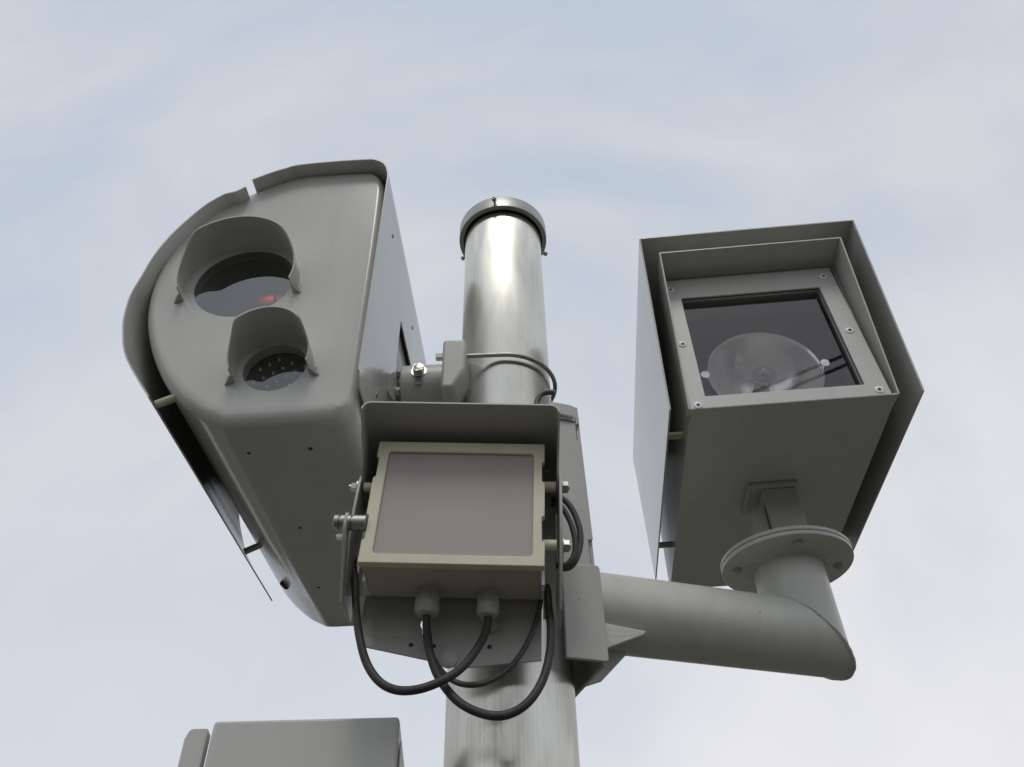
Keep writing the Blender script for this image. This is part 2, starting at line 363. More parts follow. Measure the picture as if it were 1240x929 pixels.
for a in (-99, 26, 150):
    a = R_(a); d = Vector((math.cos(a), math.sin(a), 0)); p = d * .1045 + Vector((0, 0, 3.193))
    bm = bmesh.new(); cyl(bm, p - d * .002, p + d * .006, .0025, n=10); lathe(bm, p + d * .006, d, [(0, 0), (0, .0052), (.008, .0052), (.0087, .0045), (.0087, .0028), (.004, .0028), (.004, 0)], n=18)
    obj('cap_screw', bm, M['zinc_d'], cap, smooth=True)

# ------------------------------------------------------------------ arm bracket (channel clamped to the pole, welded arm, elbow, flange)
arm = thing('support_arm', 'thick grey welded tube arm with elbow and round flange reaching right from the pole', 'support arm', (0, 0, 2.247), R_(17.5))
Z0 = 2.247
AR = .0645; XP = .55
bm = bmesh.new(); n = 72
def ring(f): return [bm.verts.new(f(AR * math.cos(2 * math.pi * i / n), AR * math.sin(2 * math.pi * i / n))) for i in range(n)]
r1 = ring(lambda y, u: (.112, y, u)); r2 = ring(lambda y, u: (XP - u, y, u)); r2b = ring(lambda y, u: (XP - u, y, u)); r3 = ring(lambda y, u: (XP - u, y, .1375))
for a, b in ((r1, r2), (r2b, r3)):
    for i in range(n): bm.faces.new((a[i], a[(i + 1) % n], b[(i + 1) % n], b[i]))
tube = obj('arm_tube', bm, M['arm'], arm, smooth=True)
bm = bmesh.new()
pts = [(XP - AR * math.sin(2 * math.pi * i / 64) * .996, AR * math.cos(2 * math.pi * i / 64) * .996, AR * math.sin(2 * math.pi * i / 64) * .996) for i in range(65)]
sweep(bm, pts, .0028, n=8, cap=False); 
for v in bm.verts: v.co += (v.co - Vector((XP, 0, 0))).normalized() * random.uniform(-.0007, .0009)
obj('weld_bead', bm, M['weld'], tube, smooth=True)
bm = bmesh.new(); lathe(bm, (XP, 0, .138), (0, 0, 1), [(0, 0), (0, .120), (.001, .121), (.0075, .121), (.008, .120), (.008, 0)], n=96)
fl = obj('flange', bm, M['arm'], arm, smooth=True)
bm = bmesh.new(); lathe(bm, (XP, 0, .1325), (0, 0, 1), [(0, AR - .002), (.0, AR + .001), (.003, AR + .003), (.0056, AR + .008)], n=72); obj('weld_bead', bm, M['weld'], fl, smooth=True)
for a in (250, 340, 70, 160):
    a = R_(a); hexbolt(fl, (XP + .094 * math.cos(a), .094 * math.sin(a), .1378), (0, 0, -1), .0068, .006, 'bracket')
# channel: web faces the arm, flange faces the camera
bm = bmesh.new()
zt, zb = 2.602 - Z0, 2.113 - Z0
prism(bm, [(.1095, -.0975, zb), (.1095, .085, zb), (.1035, .085, zt), (.1035, -.0975, zt)], (.006, 0, 0))
chan_o = obj('channel_web', bm, M['bracket'], arm, bevel=.0012)
bm = bmesh.new()
# narrow upper flange with rounded top corner and two slots at its outer bend
out = [(.058, zb + .12), (.058, zt - .002), (.094, zt - .002), (.102, zt - .005), (.107, zt - .013), (.1080, zt - .03),
       (.1082, zt - .045), (.1005, zt - .047), (.1005, zt - .082), (.1085, zt - .084), (.1125, 2.318 - Z0), (.1045, 2.316 - Z0), (.1045, 2.272 - Z0), (.1125, 2.270 - Z0), (.1125, zb + .12)]
prism(bm, [(x, -.1035, z) for x, z in out], (0, .006, 0))
obj('front_flange', bm, M['bracket'], arm, bevel=.0015)
bm = bmesh.new()
out = [(.050, zb), (.112, zb), (.1160, zb + .003), (.1160, 2.262 - Z0), (.113, 2.268 - Z0), (.053, 2.263 - Z0)]
prism(bm, [(x, -.1105, z) for x, z in out], (0, .0065, 0))
obj('cover_plate', bm, M['bracket'], arm, bevel=.0018)
bm = bmesh.new()
prism(bm, [(.1095, .0855, zb), (.1035, .0855, zt), (.06, .0855, zt), (.06, .0855, zb)], (0, .006, 0)); obj('rear_flange', bm, M['bracket'], arm, bevel=.0012)
# gussets under the arm
bm = bmesh.new(); prism(bm, [(.1158, -.052, -.042), (.212, -.052, -.050), (.206, -.052, -.057), (.1158, -.052, -.097)], (0, .007, 0))
obj('gusset', bm, M['weld'], arm, bevel=.002)
bm = bmesh.new(); prism(bm, [(.1158, .0, -.05), (.20, .0, -.062), (.195, .0, -.070), (.150, 0, -.115), (.1158, .0, -.128)], (0, .008, 0))
obj('gusset', bm, M['weld'], arm, bevel=.002)
bm = bmesh.new(); lathe(bm, (.1145, 0, 0), (1, 0, 0), [(0, AR + .007), (.003, AR + .004), (.008, AR - .001)], n=72); obj('weld_bead', bm, M['weld'], chan_o, smooth=True)
# worm-drive strap passing through the channel's slot
bm = bmesh.new()
sz = 2.5650 - Z0
pth = spline([(.100, -.085, 0), (.1025, -.1, 0), (.1000, -.1050, 0), (.095, -.1062, 0), (.080, -.1075, 0), (.055, -.1090, 0), (.02, -.1095, 0), (-.03, -.104, 0), (-.07, -.082, 0), (-.1, -.04, 0), (-.104, .0, 0)], 8)
sheet(bm, [[(p.x, p.y, sz - .0055), (p.x, p.y, sz + .0055)] for p in pth], .0012)
st = obj('strap', bm, M['zinc_d'], arm, smooth=True)
bm = bmesh.new()
for k in range(20):
    x = .092 - k * .0031; y = -.1085 - (.092 - x) * .03
    box(bm, x, x + .0014, y - .0006, y, sz - .004, sz + .004)
obj('strap_slots', bm, M['dark'], st)

# ------------------------------------------------------------------ flash unit
FZ = 2.55
fu = thing('flash_lamp_unit', 'grey square flash lamp housing with sunshield and glass window on top of the right arm', 'flash lamp', (.5245, .1654, FZ), R_(-4.45))
x0, x1 = -.1744, .184
def yb(z): return -.289 + z / .36 * .015           # the window plate leans back a little
bm = bmesh.new()
# body: five closed sides, thin walls
box(bm, x0 + .003, x1 - .003, -.268, .385, 0, .003)
box(bm, x0, x0 + .003, -.262, .385, 0, .375); box(bm, x1 - .003, x1, -.262, .385, 0, .375)
box(bm, x0 + .003, x1 - .003, -.262, .385, .372, .375); box(bm, x0 + .003, x1 - .003, .382, .385, .003, .372)
obj('body', bm, M['paint'], fu)
bm = bmesh.new(); box(bm, x0 - .0003, x1 + .0003, -.2885, -.2682, -.0004, .0026); obj('lower_lip', bm, M['paint'], fu)
# window plate with opening
bm = bmesh.new()
outer = [(x0 - .0002, .0), (x1 - .009, .0), (x1 - .013, .362), (x0 + .0005, .362)]
inner = [(-.1435, .029), (.137, .029), (.1345, .303), (-.1415, .303)]
P3 = lambda L: [(x, yb(z), z) for x, z in L]
prism(bm, P3(outer), (0, .006, 0), [P3(inner)])
plate = obj('window_frame', bm, M['paint'], fu, bevel=.0008, seg=1)
bm = bmesh.new()
prism(bm, [(x, yb(z) + .0165, z) for x, z in ((-.1480, .020), (.141, .020), (.1390, .322), (-.1460, .322))], (0, .004, 0))
obj('window_glass', bm, M['glass'], fu)
bm = bmesh.new()
for a, b_ in (((-.1435, .029), (-.1415, .303)), ((.137, .029), (.1345, .303)), ((-.1435, .029), (.137, .029)), ((-.1415, .303), (.1345, .303))):
    sweep(bm, [(a[0], yb(a[1]) + .005, a[1]), (b_[0], yb(b_[1]) + .005, b_[1])], .0013, n=6)
obj('seal', bm, M['dark'], plate)
bm = bmesh.new()
for (xa, za), (xb, zb_) in (((-.147, .0255), (-.145, .3065)), ((-.145, .3065), (.1352, .3065)), ((.1352, .3065), (.1377, .0255)), ((.1377, .0255), (-.147, .0255))):
    bm.faces.new([bm.verts.new(p) for p in ((xa, yb(za) + .0062, za), (xb, yb(zb_) + .0062, zb_), (xb, yb(zb_) + .0163, zb_), (xa, yb(za) + .0163, za))])
obj('gasket', bm, M['bracket'], plate)
for x, z in ((-.1609, .167), (-.1597, .0075), (.1536, .169), (.1566, .0125), (.1518, .335), (-.159, .331)):
    sockscrew(plate, (x, yb(z) - .0003, z), (0, -1, 0), .0074, 'white')
# hood
bm = bmesh.new()
def hood_side(x, s):
    prism(bm, [(x, -.2895, .0005), (x, -.3355, .378), (x, -.262, .378), (x, -.262, .0035)], (s * .003, 0, 0))
hood_side(x0 - .0005, -1); hood_side(x1 + .0005, 1)
prism(bm, [(x0 - .0035, -.3355, .3785), (x1 + .0035, -.3355, .3785), (x1 + .0035, -.262, .3785), (x0 - .0035, -.262, .3785)], (0, 0, .003))
obj('hood', bm, M['paint'], fu)
# outer sun shield: folded sheet open below
sx0, sx1, zt_ = -.209, .2255, .435
bm = bmesh.new()
prof = [(-.293, 0), (-.335, zt_ - .004), (.42, zt_ - .018), (.33, 0)]
prism(bm, [(sx0, y, z) for y, z in prof], (-.003, 0, 0)); prism(bm, [(sx1, y, z) for y, z in prof], (.003, 0, 0))
prism(bm, [(sx0 - .003, -.335, zt_ - .0035), (sx1 + .003, -.335, zt_ - .0035), (sx1 + .003, .42, zt_ - .0175), (sx0 - .003, .42, zt_ - .0175)], (0, 0, .003))
shd = obj('sun_shield', bm, M['shield'], fu)
bm = bmesh.new(); box(bm, x1 + .0005, sx1 - .0005, -.20, .37, .10, .104); obj('gap_shade_strip', bm, M['interior_and_shade'], shd)  # dark strip added to shade the gap beside the body
for xs_, xe in ((sx0, x0),):
    for y in (-.17, .235):
        bm = bmesh.new(); cyl(bm, (xs_, y, .035), (xe, y, .035), .007, n=16); obj('spacer', bm, M['beige_dark'], shd, smooth=True)
# lamp reflector and bulb behind the glass
rc = Vector((.006, -.19, .160))
bm = bmesh.new(); lathe(bm, rc, (0, 1, 0), [(-.002, .112), (0, .109), (.004, .106), (.02, .098), (.045, .078), (.065, .052), (.075, .028), (.076, .018)], n=72)
rf = obj('reflector', bm, M['chrome'], fu, smooth=True)
bm = bmesh.new(); lathe(bm, rc + Vector((0, .076, 0)), (0, -1, 0), [(0, .02), (.02, .024), (.045, .027), (.07, .024), (.082, .012), (.085, 0)], n=32)
bu = obj('bulb', bm, M['bulb'], rf, smooth=True)
bm = bmesh.new(); pts = [(rc.x + .014 * math.cos(t * .5), rc.y + .055 - t * .0022, rc.z + .014 * math.sin(t * .5)) for t in range(26)]
sweep(bm, pts, .002, n=8); cyl(bm, rc + Vector((0, .078, 0)), rc + Vector((0, .05, 0)), .016, n=24); obj('flash_tube', bm, M['gland'], bu, smooth=True)
for p in ((-.121, -.235, .128), (.1075, -.235, .135)):
    bm = bmesh.new(); cyl(bm, p, (p[0], p[1] + .006, p[2]), .0085, n=24); cyl(bm, (p[0], p[1] + .0062, p[2]), (p[0], -.16, p[2]), .003, n=8); obj('retaining_stud', bm, M['mirror'], rf, smooth=True)
bm = bmesh.new()
box(bm, -.165, .175, -.16, -.155, .012, .05); box(bm, -.165, .175, -.15, -.145, .30, .355)
box(bm, -.166, -.160, -.26, .1, .012, .35); box(bm, .170, .175, -.26, .1, .012, .35)
prism(bm, [(-.165, -.14, .01), (.175, -.14, .01), (.175, -.14, .36), (-.165, -.14, .36)], (0, .002, 0), [circ(.006, .16, .10, -.14, 48)])
obj('inner_frame', bm, M['interior_and_shade'], fu)
# mount below: pad, yoke, matching disc
bm = bmesh.new(); box(bm, -.046, .053, -.047, .05, -.013, -.0005); obj('mount_pad', bm, M['bracket'], fu, bevel=.004, seg=3)
bm = bmesh.new(); box(bm, -.0185, .0475, -.041, .041, -.147, -.0132); obj('mount_block', bm, M['bracket'], fu, bevel=.003, seg=3)
bm = bmesh.new(); box(bm, -.042, -.0195, -.030, .035, -.147, -.045); ck = obj('mount_cheek', bm, M['bracket'], fu, bevel=.003)
hexbolt(ck, (-.042, -.006, -.125), (-1, 0, 0), .008, .008, 'zinc_d', stub=.006)
hexbolt(ck, (.0478, -.02, -.128), (1, 0, 0), .007, .006, 'dark')
bm = bmesh.new(); lathe(bm, (0, 0, -.1555), (0, 0, 1), [(0, 0), (0, .1205), (.001, .1215), (.007, .1215), (.008, .1205), (.008, 0)], n=96)
dk = obj('base_disc', bm, M['arm'], fu, smooth=True)

# ------------------------------------------------------------------ camera housing
ch = thing('speed_camera_housing', 'large grey rounded speed camera housing with two hooded round windows left of the pole', 'speed camera', (0, 0, 2.49), R_(-2.29))
CZ = 2.49
# outline of the front (clockwise from the top), x and height above the underside
FO = [(-.4471, .7071), (-.3745, .7093), (-.2952, .7070), (-.2730, .7000), (-.2586, .683), (-.2500, .655), (-.2460, .6), (-.2430, .4565), (-.2410, .2356), (-.2405, .1099),
      (-.2410, .045), (-.2480, .014), (-.2660, -.004), (-.3055, -.0088), (-.3602, -.0096), (-.4148, -.0104), (-.4536, -.0096), (-.4749, -.001), (-.5034, .0153), (-.5475, .0534), (-.5861, .0991), (-.6220, .1576),
      (-.6527, .2233), (-.6705, .2807), (-.6801, .3404), (-.6817, .4027), (-.6745, .4677), (-.6555, .5268), (-.6250, .5818), (-.5810, .6256), (-.5247, .6636), (-.4830, .6880)]
def smooth_closed(P, k=5):
    n = len(P); o = []
    for i in range(n):
        a, b, c, d = [Vector((*P[(i + q) % n], 0)) for q in (-1, 0, 1, 2)]
        for j in range(k):
            t = j / k; v = .5 * ((2 * b) + (c - a) * t + (2 * a - 5 * b + 4 * c - d) * t * t + (3 * b - a - 3 * c + d) * t ** 3); o.append((v.x, v.y))
    return o
def inset(P, r):
    n = len(P); o = []
    for i in range(n):
        a = Vector(P[i - 1]); c = Vector(P[(i + 1) % n]); t = (c - a).normalized(); nn = Vector((t.y, -t.x))
        o.append((P[i][0] + nn.x * r, P[i][1] + nn.y * r))
    return o
FS = smooth_closed(FO, 6)
W1 = (-.4928, 2.8342 - CZ, .0967); W2 = (-.3905, 2.6019 - CZ, .0555)
YF = -.205; RR = .022; YBK = .565
bm = bmesh.new(); rings = []
NB = [((inset(FS, 1)[i][0] - FS[i][0]), (inset(FS, 1)[i][1] - FS[i][1])) for i in range(len(FS))]
for k in range(9):
    a = R_(90 * k / 8); y = YF + RR * (1 - math.cos(a))
    rings.append([bm.verts.new((FS[i][0] + NB[i][0] * q, y, FS[i][1] + NB[i][1] * q)) for i, q in
                  ((i, (.013 + .017 * max(0, NB[i][1]) ** 2 + .006 * max(0, NB[i][0])) * (1 - math.sin(a))) for i in range(len(FS)))])
for k, (ins, y) in enumerate(((0, .2), (0, YBK - .012), (.004, YBK - .003), (.012, YBK))):
    rings.append([bm.verts.new((x, y, z)) for x, z in inset(FS, ins)])
n = len(FS)
for a, b in zip(rings, rings[1:]):
    for i in range(n): bm.faces.new((a[i], a[(i + 1) % n], b[(i + 1) % n], b[i]))
bm.faces.new(rings[-1])
ed = [bm.edges.get((rings[0][i], rings[0][(i + 1) % n])) for i in range(n)]
for W in (W1, W2):
    vs = [bm.verts.new(p) for p in circ(W[0], W[1], W[2], YF, 64)]
    vb = [bm.verts.new((v.co.x, YF + .022, v.co.z)) for v in vs]
    for i in range(64):
        ed.append(bm.edges.new((vs[i], vs[(i + 1) % 64]))); bm.faces.new((vs[i], vs[(i + 1) % 64], vb[(i + 1) % 64], vb[i]))
bmesh.ops.triangle_fill(bm, edges=ed, use_beauty=True)
body = obj('body', bm, M['paint_gloss'], ch, smooth=True)
body.data.set_sharp_from_angle(angle=R_(50))
for e in body.data.edges:
    ya, yb2 = (body.data.vertices[i].co.y for i in e.vertices)
    if abs(ya - YF) < 1e-5 and abs(yb2 - YF) < 1e-5: e.use_edge_sharp = True

def window(W, gm):
    bm = bmesh.new(); lathe(bm, (W[0], YF + .0025, W[1]), (0, 1, 0), [(0, 0), (0, W[2] - .0003), (.004, W[2] - .0003), (.004, 0)], n=64)
    gl = obj('window_glass', bm, M[gm], ch, smooth=True)
    bm = bmesh.new(); lathe(bm, (W[0], YF + .0225, W[1]), (0, 1, 0), [(0, W[2] + .004), (.09, W[2] + .004), (.09, 0)], n=48)
    cv = obj('window_cavity', bm, M['dark'], ch, smooth=True)
    return gl, cv
g1, c1 = window(W1, 'glass_cam')
g2, c2 = window(W2, 'glass_led')
# red light behind the large window; LED array behind the small one
bm = bmesh.new(); bmesh.ops.create_uvsphere(bm, u_segments=32, v_segments=20, radius=1)
bmesh.ops.transform(bm, matrix=Matrix.Translation((W1[0] + .036, YF + .055, W1[1] + .006)) @ Matrix.Rotation(R_(-18), 4, 'Y') @ Matrix.Diagonal((.036, .006, .016, 1)), verts=bm.verts)
obj('red_lamp', bm, M['red'], c1, smooth=True)
bm = bmesh.new(); lathe(bm, (W1[0], YF + .10, W1[1]), (0, -1, 0), [(0, .052), (.05, .05), (.052, .044), (.04, .040), (.036, 0)], n=48); obj('camera_lens', bm, M['dark'], c1, smooth=True)
bm = bmesh.new(); cyl(bm, (W2[0], YF + .027, W2[1]), (W2[0], YF + .030, W2[1]), W2[2] + .002, n=40); pc = obj('led_board', bm, M['dark'], c2)
base = Vector((-.4177, 2.6818 - CZ)); e1 = Vector((.0250, -.0102)); e2 = Vector((-.0150, -.0112))
for i in range(-2, 6):
    for j in range(-2, 7):
        p = base + e1 * i + e2 * j + Vector((.001, .004))
        if (p - Vector((W2[0], W2[1]))).length < W2[2] - .006:
            bm = bmesh.new(); lathe(bm, (p.x, YF + .0268, p.y), (0, -1, 0), [(0, .0026), (.003, .0025), (.005, .0016), (.0056, 0)], n=12); obj('led', bm, M['led'], pc, smooth=True)

def lerp(T, x):
    for (xa, ya), (xb, yb_) in zip(T, T[1:]):
        if x <= xb: t = (x - xa) / (xb - xa); t = t * t * (3 - 2 * t) if False else t; return ya + (yb_ - ya) * t
    return T[-1][1]
def hood(W, R, a0, a1, T, Lend0, Lend1):
    rows = []; K = 72
    for k in range(K + 1):
        th = a0 + (a1 - a0) * k / K
        l = sum(lerp(T, min(a1, max(a0, th + q))) for q in (-5, -2.5, 0, 2.5, 5)) / 5
        a = R_(th); x = W[0] + R * math.sin(a); z = W[1] + R * math.cos(a)
        rows.append([(x, YF + .003 - (l + .003) * q / 6, z) for q in range(7)])
    bm = bmesh.new(); sheet(bm, rows, -.0028)
    h = obj('hood', bm, M['paint'], ch, smooth=True)
    # flared foot and fixing tabs at the two ends
    bm = bmesh.new(); rows = []
    for k in range(K + 1):
        a = R_(a0 + (a1 - a0) * k / K); rows.append([(W[0] + (R + dr) * math.sin(a), YF - dy, W[1] + (R + dr) * math.cos(a)) for dr, dy in ((.0000, .005), (.0012, .0022), (.0045, .0003))])
    sheet(bm, rows, -.0003); obj('hood_foot', bm, M['paint'], h, smooth=True)
    for th, l, s in ((a0, Lend0, -1), (a1, Lend1, 1)):
        a = R_(th); c = Vector((W[0] + (R + .001) * math.sin(a), 0, W[1] + (R + .001) * math.cos(a)))
        o = Vector((math.sin(a), 0, math.cos(a)))
        bm = bmesh.new()
        prism(bm, [c + Vector((0, YF - .0005, 0)), c + Vector((0, YF - .017, 0)), c + o * .004 + Vector((0, YF - .017, 0)), c + o * .017 + Vector((0, YF - .0005, 0))], Vector((o.z, 0, -o.x)) * .003 * s)
        tb = obj('tab', bm, M['bracket'], h)
        p = c + o * .008 + Vector((0, YF - .006, 0)); t = Vector((o.z, 0, -o.x)) * s
        hexbolt(tb, p - t * .001, -t, .0035, .006, 'zinc_d', washer=False)
hood((W1[0] - .0055, W1[1]), .1108, -112, 107, [(-113, .033), (-95, .035), (-80, .039), (-64, .054), (-50, .074), (50, .075), (64, .056), (80, .041), (95, .036), (108, .034)], .036, .034)
hood((W2[0] - .0014, W2[1] - .001), .0682, -114, 105, [(-115, .032), (-100, .033), (-80, .040), (-66, .053), (-52, .078), (56, .081), (70, .056), (82, .042), (95, .036), (106, .034)], .036, .034)

# sun shield of the housing: left piece and right piece, slit between them at the top
SR = [(-.5306, .651), (-.4907, .6755), (-.4654, .6873), (-.4378, .6980), (-.3661, .7035), (-.2911, .7047), (-.268, .7015), (-.2500, .6880), (-.2400, .668), (-.2348, .640), (-.2345, .60), (-.2345, .046)]
def off_line(P, o): return P
YS = -.235
def grid(P, ys): return [[(x, y, z) for y in ys] for x, z in P]
def dens(P, k):
    Q = spline([(x, 0, z) for x, z in P], k); return [(q.x, q.z) for q in Q]
bm = bmesh.new()
topR = dens(SR[:11], 5)
sheet(bm, grid(topR, [YS, 0, .25, .5]), .0028)
TH = .0028
# flat right side with the slot the bracket passes through
prism(bm, [(-.2345, YS, .5995), (-.2345, .5, .5995), (-.2345, .5, .046), (-.2345, .2, .046), (-.2345, .2, .4545), (-.2345, .022, .4535), (-.2345, .0185, .449), (-.2345, .0175, .046), (-.2345, -.155, .046), (-.2345, -.2135, .044), (-.2345, YS + .002, .07)], (TH, 0, 0))
shR = obj('sun_shield', bm, M['shield'], ch, smooth=True)
shR.data.set_sharp_from_angle(angle=R_(30))
for y, z in ((-.138, .553), (.1444, .560), (-.105, .123)):
    bm = bmesh.new(); lathe(bm, (-.2345 + TH, y, z), (1, 0, 0), [(0, .0055), (.0012, .005), (.002, .0025), (.002, 0)], n=18); obj('rivet', bm, M['zinc_d'], shR, smooth=True)
SL = [(-.5389, .6254), (-.5572, .6105), (-.5741, .6045), (-.5836, .599), (-.6112, .568), (-.6407, .512), (-.6610, .4603), (-.6751, .4039), (-.6814, .3421), (-.6860, .2879), (-.6790, .2266), (-.6667, .1830), (-.6545, .1491), (-.6368, .1158), (-.6061, .0713), (-.5758, .0304)]
SL2 = [(x - (.012 if i > 5 else .006 if i > 3 else 0), z + (0 if i > 8 else .004)) for i, (x, z) in enumerate(SL)]
bm = bmesh.new()
gl_ = dens(SL, 5)
rows = []
for x, z in gl_:
    yb_ = .49 - max(0, z - .03) * .28
    rows.append([(x, YS + (yb_ - YS) * q / 3, z) for q in range(4)])
sheet(bm, rows, -.0028)
shL = obj('sun_shield', bm, M['shield'], ch, smooth=True)
for y in (-.185, .31):
    bm = bmesh.new(); cyl(bm, (-.592, y, .056), (-.545, y, .078), .0072, n=16); obj('spacer', bm, M['beige_dark'], shL, smooth=True)
# small plug low on the rear left and screws in the underside
for x, y in ((-.4358, -.1225), (-.3287, -.1255), (-.41, .12), (-.43, .36), (-.37, .49)):
    bm = bmesh.new(); lathe(bm, (x, y, -.0085), (0, 0, -1), [(0, .004), (.0022, .0035), (.003, .002), (.003, 0)], n=14); obj('screw', bm, M['dark'], body, smooth=True)
bm = bmesh.new(); lathe(bm, (-.535, .44, .044), Vector((-.65, .1, -.75)), [(-.01, .012), (.004, .012), (.008, .009), (.009, 0)], n=20); obj('drain_plug', bm, M['dark'], ch, smooth=True)
# mounting plate fixed to the housing's side, inside the slot
bm = bmesh.new(); prism(bm, [(-.246, .03, .10), (-.246, .19, .10), (-.246, .19, .40), (-.246, .03, .40)], (.004, 0, 0)); obj('side_plate', bm, M['bracket'], ch)

# ------------------------------------------------------------------ pole clamp carrying the housing
pc_ = thing('pole_clamp', 'grey pipe clamp with rod bent round the pole joining it to the rounded housing', 'pole clamp', (0, 0, 2.715), R_(-2.29))
bm = bmesh.new()
lathe(bm, (-.205, 0, 0), (1, 0, 0), [(0, 0), (0, .048), (.002, .050), (.10, .050), (.102, 0)], n=64)
sp = obj('clamp_tube', bm, M['bracket'], pc_, smooth=True)
bm = bmesh.new(); cyl(bm, (-.226, .035, 0), (-.2165, .035, 0), .056, n=6, phase=.2); obj('end_plate', bm, M['bracket'], pc_, bevel=.0015)
bm = bmesh.new(); cyl(bm, (-.2164, .01, 0), (-.2052, .0, 0), .044, n=40); obj('neck', bm, M['bracket'], pc_, smooth=True)
hexbolt(pc_, (-.2262, .045, .068), (1, 0, 0), .0095, .010, 'zinc', name='bolt'); hexbolt(pc_, (-.2162, -.028, .022), (1, 0, 0), .0095, .007, 'bracket')
hexbolt(pc_, (-.2162, -.022, -.022), (1, 0, 0), .0095, .007, 'bracket')
d = Vector((0, -.995, .1)).normalized(); hexbolt(pc_, (-.168, d.y * .0495, d.z * .0495), d, .0115, .011, 'zinc')
bm = bmesh.new(); box(bm, -.174, -.162, -.0501, -.0490, -.030, .000); obj('bolt_shade', bm, M['interior_and_shade'], sp, bevel=.0004)  # dark patch on the tube for the soft shadow under the bolt
bm = bmesh.new()
prism(bm, [(-.112, -.122, .018), (-.068, -.122, .018), (-.066, -.122, -.058), (-.088, -.122, -.105), (-.112, -.122, -.105)], (0, .075, 0))
obj('saddle', bm, M['bracket'], pc_, bevel=.007, seg=4)
hexbolt(pc_, (-.1122, -.101, -.009), (-1, 0, 0), .0085, .012, 'zinc', washer=False)
bm = bmesh.new()
pts = [(-.11, -.101, -.010), (-.06, -.101, -.010), (-.02, -.100, -.010)] + [(.0995 * math.sin(R_(a)), -.0995 * math.cos(R_(a)), -.010) for a in range(0, 181, 6)] + [(-.02, .100, -.01), (-.11, .100, -.01)]
sweep(bm, pts, .0042, n=14); obj('u_bolt', bm, M['zinc_d'], pc_, smooth=True)

# ------------------------------------------------------------------ infrared floodlight
IL = bpy.data.objects.new('floodlight_panel', None); C.objects.link(IL); IL.empty_display_size = .05
tag(IL, 'square cream-framed infrared floodlight under a grey visor hanging in front of the pole', 'floodlight')
Lp = Vector((.9989, .0096, -.0466)).normalized(); Up = Vector((.0463, .0242, .9986)).normalized(); Bp = Up.cross(Lp).normalized(); Lp = Bp.cross(Up).normalized()
IL.matrix_world = Matrix.Translation((-.0609, -.24, 2.277)) @ Matrix((Lp, Bp, Up)).transposed().to_4x4()
def P2(L, y): return [(x, y, z) for x, z in L]
# notched bezel
a, b_, c_, d_ = -.134, .1165, -.0975, .111
nw = .0042
out = [(a, c_), (b_, c_), (b_, -.058), (b_ - nw, -.060), (b_ - nw, -.020), (b_, -.018), (b_, .040), (b_ - nw, .042), (b_ - nw, .076), (b_, .078), (b_, d_), (a, d_),
       (a, .082), (a + nw * .9, .080), (a + nw * .9, .046), (a, .044), (a, -.020), (a + nw * .9, -.022), (a + nw * .9, -.06), (a, -.062)]
out = out[::-1]
bm = bmesh.new()
prism(bm, P2(out, 0), (0, .013, 0), [P2(rrect(-.1165, .1, -.083, .092, .005), 0)])
obj('front_frame', bm, M['beige'], IL, bevel=.0013, seg=2)
bm = bmesh.new(); prism(bm, P2(rrect(-.1163, .0998, -.0828, .0918, .005), .0045), (0, .005, 0)); obj('lens_panel', bm, M['lens'], IL)
bm = bmesh.new(); box(bm, a + .003, b_ - .003, .0132, .0955, c_ + .0012, d_ - .003); bb = obj('body', bm, M['beige_dark'], IL, bevel=.003, seg=3)
for x in (a + .0005, b_ - .0035):
    bm = bmesh.new(); box(bm, x, x + .0045, .045, .062, c_ - .002, c_ + .02); obj('latch', bm, M['white'], bb)
# visor: one folded sheet
bm = bmesh.new()
vx0, vx1, vt, vy0, vy1 = -.1525, .1348, .134, -.062, .095
fold = []
rr_ = .012
for k in range(7):
    t = R_(180 - 90 * k / 6); fold.append((vx0 + rr_ + rr_ * math.cos(t), vt - rr_ + rr_ * math.sin(t)))
for k in range(7):
    t = R_(90 - 90 * k / 6); fold.append((vx1 - rr_ + rr_ * math.cos(t), vt - rr_ + rr_ * math.sin(t)))
sheet(bm, [[(x, vy0, z), (x, vy1, z)] for x, z in fold], .0026)
side = [(vy0, vt - rr_), (-.012, .082), (-.004, .072), (.003, .062), (.012, .055), (.03, .05), (vy1, .05), (vy1, vt - rr_)]
for x, s in ((vx0, -1), (vx1, 1)): prism(bm, [(x, y, z - .0002) for y, z in side], (s * .0026, 0, 0))
vis = obj('visor', bm, M['bracket'], IL)
bm = bmesh.new(); box(bm, vx0, .1165, vy1 + .0003, vy1 + .003, -.094, vt); box(bm, .1166, vx1, vy1 + .0003, vy1 + .003, -.124, vt); obj('gap_shade_backing', bm, M['bracket'], IL)  # sheet added behind the visor to keep the side gaps dark
